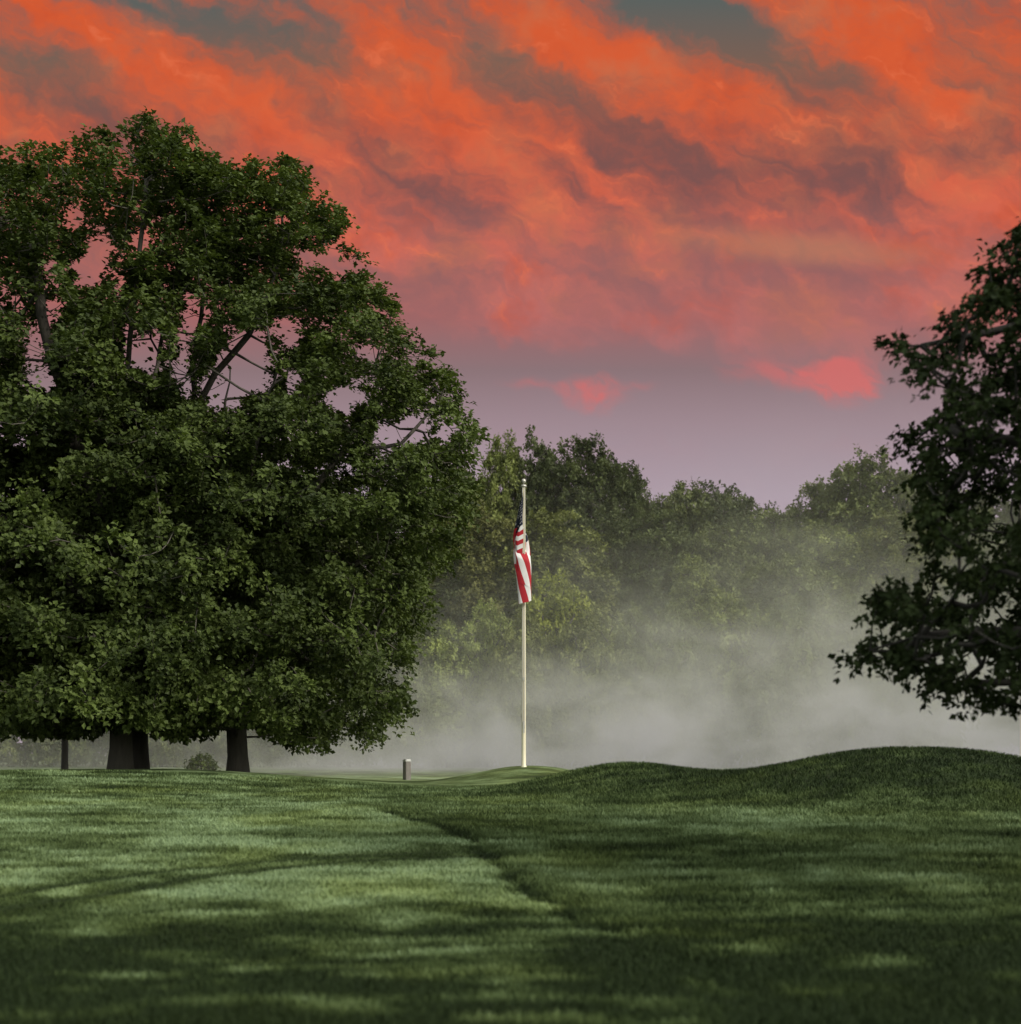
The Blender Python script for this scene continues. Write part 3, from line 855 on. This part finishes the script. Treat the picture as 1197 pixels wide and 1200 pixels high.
# ------------------------------------------------------------------ mist
def mist():
    x0, x1, y0, y1, z0, z1 = -75, 85, 35, 124, .2, 21
    V, Qd = box(x0, x1, y0, y1, z0, z1)
    m, t = new_mat('mist')
    out = t.n('ShaderNodeOutputMaterial')
    vs = t.n('ShaderNodeVolumeScatter', i_Color=(.92, .95, .76, 1), i_Anisotropy=.15)
    geo = t.n('ShaderNodeNewGeometry'); sep = t.n('ShaderNodeSeparateXYZ'); t.l(geo.outputs['Position'], sep.inputs[0])
    X, Y, Z = sep.outputs
    mp = t.n('ShaderNodeMapping'); mp.inputs['Scale'].default_value = (1, .6, 1.5); t.l(geo.outputs['Position'], mp.inputs[0])
    nz = t.noise(mp.outputs[0], .11, 4, .6, .4)
    # the bank stands higher towards the mounds
    Ht = t.maprange(X, -14, 20, 3.2, 7.2)
    zz = t.math('DIVIDE', t.math('ADD', Z, t.math('MULTIPLY', t.math('SUBTRACT', nz.outputs[0], .5), -13.0)), Ht)
    fall = t.math('POWER', 2.718, t.math('MULTIPLY', t.math('MAXIMUM', t.math('SUBTRACT', zz, .45), 0.0), -2.0))
    edge = t.math('MULTIPLY', t.maprange(Y, 35.2, 80, .0, 1.0), t.maprange(Z, 13, 20.5, 1.0, 0.0))
    puff = t.noise(mp.outputs[0], .24, 4, .6, .8)
    thin = t.math('MULTIPLY', t.maprange(X, -18, -5, .16, 1.0), t.maprange(puff.outputs[0], .36, .64, .12, 1.95))
    d = t.math('MULTIPLY', t.math('MULTIPLY', t.math('MULTIPLY', fall, edge), thin), .052)
    t.l(d, vs.inputs['Density']); t.l(vs.outputs[0], out.inputs['Volume'])
    o = obj('mist', np_mesh('mist', V, Qd, None, m))
    tag(o, 'pale grey bank of ground mist drifting between the mounds and the wood', 'mist', kind='stuff')
mist()

# ------------------------------------------------------------------ sky and light
SUN_EL, SUN_AZ = 34.0, 122.0        # compass style: 0 along +Y, clockwise
def world():
    w = bpy.data.worlds.new('World'); scene.world = w; w.use_nodes = True
    t = NT(w.node_tree)
    out = t.n('ShaderNodeOutputWorld'); bg = t.n('ShaderNodeBackground')
    tc = t.n('ShaderNodeTexCoord'); sep = t.n('ShaderNodeSeparateXYZ'); t.l(tc.outputs['Generated'], sep.inputs[0])
    dx, dy, dz = sep.outputs
    dyc = t.math('MAXIMUM', dy, .15)
    u = t.math('MULTIPLY_ADD', t.math('DIVIDE', dx, dyc), F / 100, CX / 100)
    v = t.math('MULTIPLY_ADD', t.math('DIVIDE', dz, dyc), -F / 100, HY / 100)
    cb = t.n('ShaderNodeCombineXYZ'); t.l(u, cb.inputs[0]); t.l(v, cb.inputs[1])
    P = cb.outputs[0]
    wn = t.noise(P, .75, 3, .6); 
    wn2 = t.noise(P, 2.6, 3, .6)
    warp = t.vmath('ADD', t.vmath('SCALE', t.vmath('SUBTRACT', wn.outputs['Color'], (.5, .5, .5)), .9), t.vmath('SCALE', t.vmath('SUBTRACT', wn2.outputs['Color'], (.5, .5, .5)), .45))
    PW = t.vmath('ADD', P, warp)
    blobs = [  # px, py, rx, ry, angle (descending to the right), weight
        (30, 45, 120, 55, 20, .45), (230, 95, 230, 42, 16, .55), (470, 60, 150, 45, 38, .45), (560, 150, 170, 40, 35, .45), (650, 40, 130, 45, 35, .7), (800, 330, 120, 30, 10, -.3), (680, 330, 60, 20, 20, -.2),
        (760, 95, 110, 30, 32, .55), (1060, 40, 170, 60, 20, .65), (1090, 150, 110, 36, 45, .55), (1150, 250, 75, 45, 0, .75), (15, 145, 70, 32, 25, .6),
        (460, 285, 70, 26, 35, .55), (640, 262, 60, 16, 20, .5), (700, 215, 70, 14, 38, .4), (590, 312, 80, 26, 25, .35), (880, 238, 90, 26, 25, .45), (775, 300, 40, 26, 50, .4),
        (870, 140, 80, 28, 35, .45), (610, 370, 80, 22, 10, .25),
        (350, 150, 120, 22, 25, .3), (880, 385, 90, 20, 10, .35), (1080, 350, 90, 40, 10, .35), (470, 215, 40, 12, 40, .35), (300, 240, 150, 30, 20, .25),
        (55, 90, 110, 34, 28, -.95), (345, 50, 90, 32, 18, -.75), (180, 8, 90, 16, 15, -.5), (560, 40, 70, 18, 45, -.3), (590, 100, 60, 20, 40, -.35), (775, 15, 80, 26, 5, -1.0),
        (860, 50, 60, 30, 10, -.5), (960, 95, 55, 22, 15, -.6), (700, 100, 50, 18, 0, -.45), (440, 175, 150, 16, 35, -.45), (740, 160, 90, 30, 28, -.4), (820, 205, 120, 26, 15, -.4), (250, 400, 220, 90, 0, -.45), (500, 230, 120, 22, 35, -.4),
        (960, 190, 100, 22, 25, -.45), (1010, 225, 100, 22, 15, -.4), (1130, 170, 60, 20, 10, -.6), (1130, 85, 50, 18, 10, -.4), (660, 210, 60, 24, 30, -.25), (720, 428, 200, 18, 3, -.55),
        (980, 318, 130, 16, 2, -.35), (520, 330, 90, 22, 15, -.4), (900, 480, 200, 22, 0, -.4), (560, 440, 100, 20, 0, -.35)]
    acc = None
    for px, py, rx, ry, an, wt in blobs:
        mp = t.n('ShaderNodeMapping', vector_type='TEXTURE')
        mp.inputs['Location'].default_value = (px / 100, py / 100, 0); mp.inputs['Rotation'].default_value = (0, 0, R(an))
        mp.inputs['Scale'].default_value = (rx / 100 * 1.75, ry / 100 * 1.75, 1)
        t.l(PW, mp.inputs[0])
        g = t.n('ShaderNodeTexGradient', gradient_type='SPHERICAL'); t.l(mp.outputs[0], g.inputs[0])
        acc = t.math('MULTIPLY_ADD', g.outputs['Fac'], wt * 1.1, acc if acc is not None else 0.0)
    # streaked cloud texture: wind-drawn bands falling to the right, broken by finer wisps
    mp = t.n('ShaderNodeMapping', vector_type='TEXTURE'); mp.inputs['Rotation'].default_value = (0, 0, R(34)); mp.inputs['Scale'].default_value = (2.6, .62, 1)
    t.l(PW, mp.inputs[0])
    s1 = t.noise(mp.outputs[0], 1.0, 6, .60, .3)
    mp2 = t.n('ShaderNodeMapping', vector_type='TEXTURE'); mp2.inputs['Rotation'].default_value = (0, 0, R(24)); mp2.inputs['Scale'].default_value = (.80, .30, 1)
    t.l(PW, mp2.inputs[0])
    s2 = t.noise(mp2.outputs[0], 1.0, 5, .62, .4)
    s = t.math('ADD', t.math('MULTIPLY', t.math('SUBTRACT', s1.outputs[0], .5), 1.9), t.math('MULTIPLY', t.math('SUBTRACT', s2.outputs[0], .5), 1.7))
    low = t.maprange(v, 3.0, 5.4, 1.0, .22)
    m = t.math('ADD', t.math('ADD', .34, t.math('MULTIPLY', acc, .92)), t.math('MULTIPLY', s, low))
    m = t.math('SUBTRACT', m, t.maprange(v, 3.0, 4.9, 0, .55))
    m = t.maprange(m, -.34, 1.22, 0, 1)
    vf = t.math('DIVIDE', v, 6.2, clamp=True)
    clear = t.ramp(vf, [(0, srgb(92, 98, 95)), (.12, srgb(122, 96, 84)), (.24, srgb(126, 84, 78)), (.36, srgb(124, 84, 82)), (.48, srgb(146, 98, 96)), (.60, srgb(156, 102, 102)), (.70, srgb(140, 116, 120)), (.80, srgb(158, 136, 144)), (.94, srgb(172, 156, 168))])
    cloud = t.ramp(vf, [(0, srgb(212, 90, 50)), (.2, srgb(215, 95, 58)), (.38, srgb(212, 102, 78)), (.55, srgb(204, 112, 100)), (.70, srgb(190, 116, 116)), (1, srgb(190, 140, 150))])
    hue = t.noise(P, .9, 4, .6)
    cloud = t.mix(t.maprange(hue.outputs[0], .46, .70, 0, .55), cloud, (*srgb(188, 116, 84), 1))
    cloud = t.mix(t.maprange(hue.outputs[0], .48, .30, 0, .5), cloud, (*srgb(196, 78, 48), 1))
    skyc = t.mix(m, clear, cloud)
    # brightest rims of the wisps
    hot = t.math('MULTIPLY', t.maprange(s2.outputs[0], .56, .74, 0, 1), t.maprange(m, .45, .9, 0, .45))
    skyc = t.mix(hot, skyc, (*srgb(232, 120, 82), 1))
    # small rosy clouds low over the wood
    rosy = None
    for px, py, rx, ry, an, wt in [(985, 444, 42, 24, 0, 1.3), (925, 434, 70, 17, 8, .8), (692, 456, 30, 15, 15, .9), (625, 450, 50, 9, 0, .4), (730, 449, 34, 9, 0, .5)]:
        mp = t.n('ShaderNodeMapping', vector_type='TEXTURE')
        mp.inputs['Location'].default_value = (px / 100, py / 100, 0); mp.inputs['Rotation'].default_value = (0, 0, R(an)); mp.inputs['Scale'].default_value = (rx / 60, ry / 60, 1)
        t.l(t.vmath('ADD', P, t.vmath('SCALE', warp, .7)), mp.inputs[0])
        g = t.n('ShaderNodeTexGradient', gradient_type='SPHERICAL'); t.l(mp.outputs[0], g.inputs[0])
        rosy = t.math('MULTIPLY_ADD', g.outputs['Fac'], wt, rosy if rosy is not None else 0.0)
    rosy = t.math('MULTIPLY', rosy, t.maprange(s2.outputs[0], .30, .66, .45, 1.25))
    skyc = t.mix(t.maprange(rosy, .05, 1.1, 0, .78), skyc, (*srgb(218, 108, 104), 1))
    # a thin cream streak among the red
    mp = t.n('ShaderNodeMapping', vector_type='TEXTURE'); mp.inputs['Location'].default_value = (9.4, 2.9, 0); mp.inputs['Rotation'].default_value = (0, 0, R(3)); mp.inputs['Scale'].default_value = (2.2, .3, 1)
    t.l(t.vmath('ADD', P, t.vmath('SCALE', warp, .35)), mp.inputs[0])
    g = t.n('ShaderNodeTexGradient', gradient_type='SPHERICAL'); t.l(mp.outputs[0], g.inputs[0])
    skyc = t.mix(t.maprange(g.outputs['Fac'], 0, .9, 0, .6), skyc, (*srgb(186, 124, 96), 1))
    # unseen rest of the sky: Nishita plus bright neutral grey, added to light the scene
    ns = t.n('ShaderNodeTexSky', sky_type='NISHITA', sun_disc=False); ns.sun_elevation = R(SUN_EL); ns.sun_rotation = R(SUN_AZ)
    nsk = t.vmath('SCALE', ns.outputs[0], .10)
    gen = t.mix(.7, nsk, (1.20, 1.23, 1.14, 1))
    wgt = t.maprange(dy, .42, .80, 0, 1)
    bg2 = t.n('ShaderNodeBackground'); mx = t.n('ShaderNodeMixShader')
    t.l(gen, bg.inputs['Color']); t.l(skyc, bg2.inputs['Color'])
    t.l(wgt, mx.inputs[0]); t.l(bg.outputs[0], mx.inputs[1]); t.l(bg2.outputs[0], mx.inputs[2])
    t.l(mx.outputs[0], out.inputs[0])
world()
sd = bpy.data.lights.new('sun', 'SUN'); sd.energy = 3.0; sd.angle = R(7); sd.color = (1, .94, .84)
so = bpy.data.objects.new('sun', sd); link(so)
from mathutils import Vector
sv = Vector((math.sin(R(SUN_AZ)) * math.cos(R(SUN_EL)), math.cos(R(SUN_AZ)) * math.cos(R(SUN_EL)), math.sin(R(SUN_EL))))
so.rotation_euler = sv.to_track_quat('Z', 'Y').to_euler(); so.location = sv * 60

# ------------------------------------------------------------------ camera
cd = bpy.data.cameras.new('camera'); cam = bpy.data.objects.new('camera', cd); link(cam)
cam.location = (0, 0, EYE); cam.rotation_euler = (R(90), 0, 0)
cd.sensor_fit = 'HORIZONTAL'; cd.sensor_width = 36; cd.lens = 36 * F / 1197
cd.shift_y = (HY - 600) / 1197; cd.clip_start = .1; cd.clip_end = 6000
cd.dof.use_dof = True; cd.dof.focus_distance = 40; cd.dof.aperture_fstop = 51.1 / 1000 / .045
scene.camera = cam

scene.view_settings.view_transform = 'Standard'; scene.view_settings.look = 'None'
scene.view_settings.exposure = 0; scene.view_settings.gamma = 1
scene.render.engine = 'CYCLES'
cy = scene.cycles
cy.max_bounces = 5; cy.diffuse_bounces = 2; cy.glossy_bounces = 1; cy.transmission_bounces = 3; cy.volume_bounces = 0; cy.transparent_max_bounces = 4
cy.use_denoising = True
cy.volume_step_rate = .35; cy.volume_max_steps = 256
cy.sample_clamp_indirect = 4
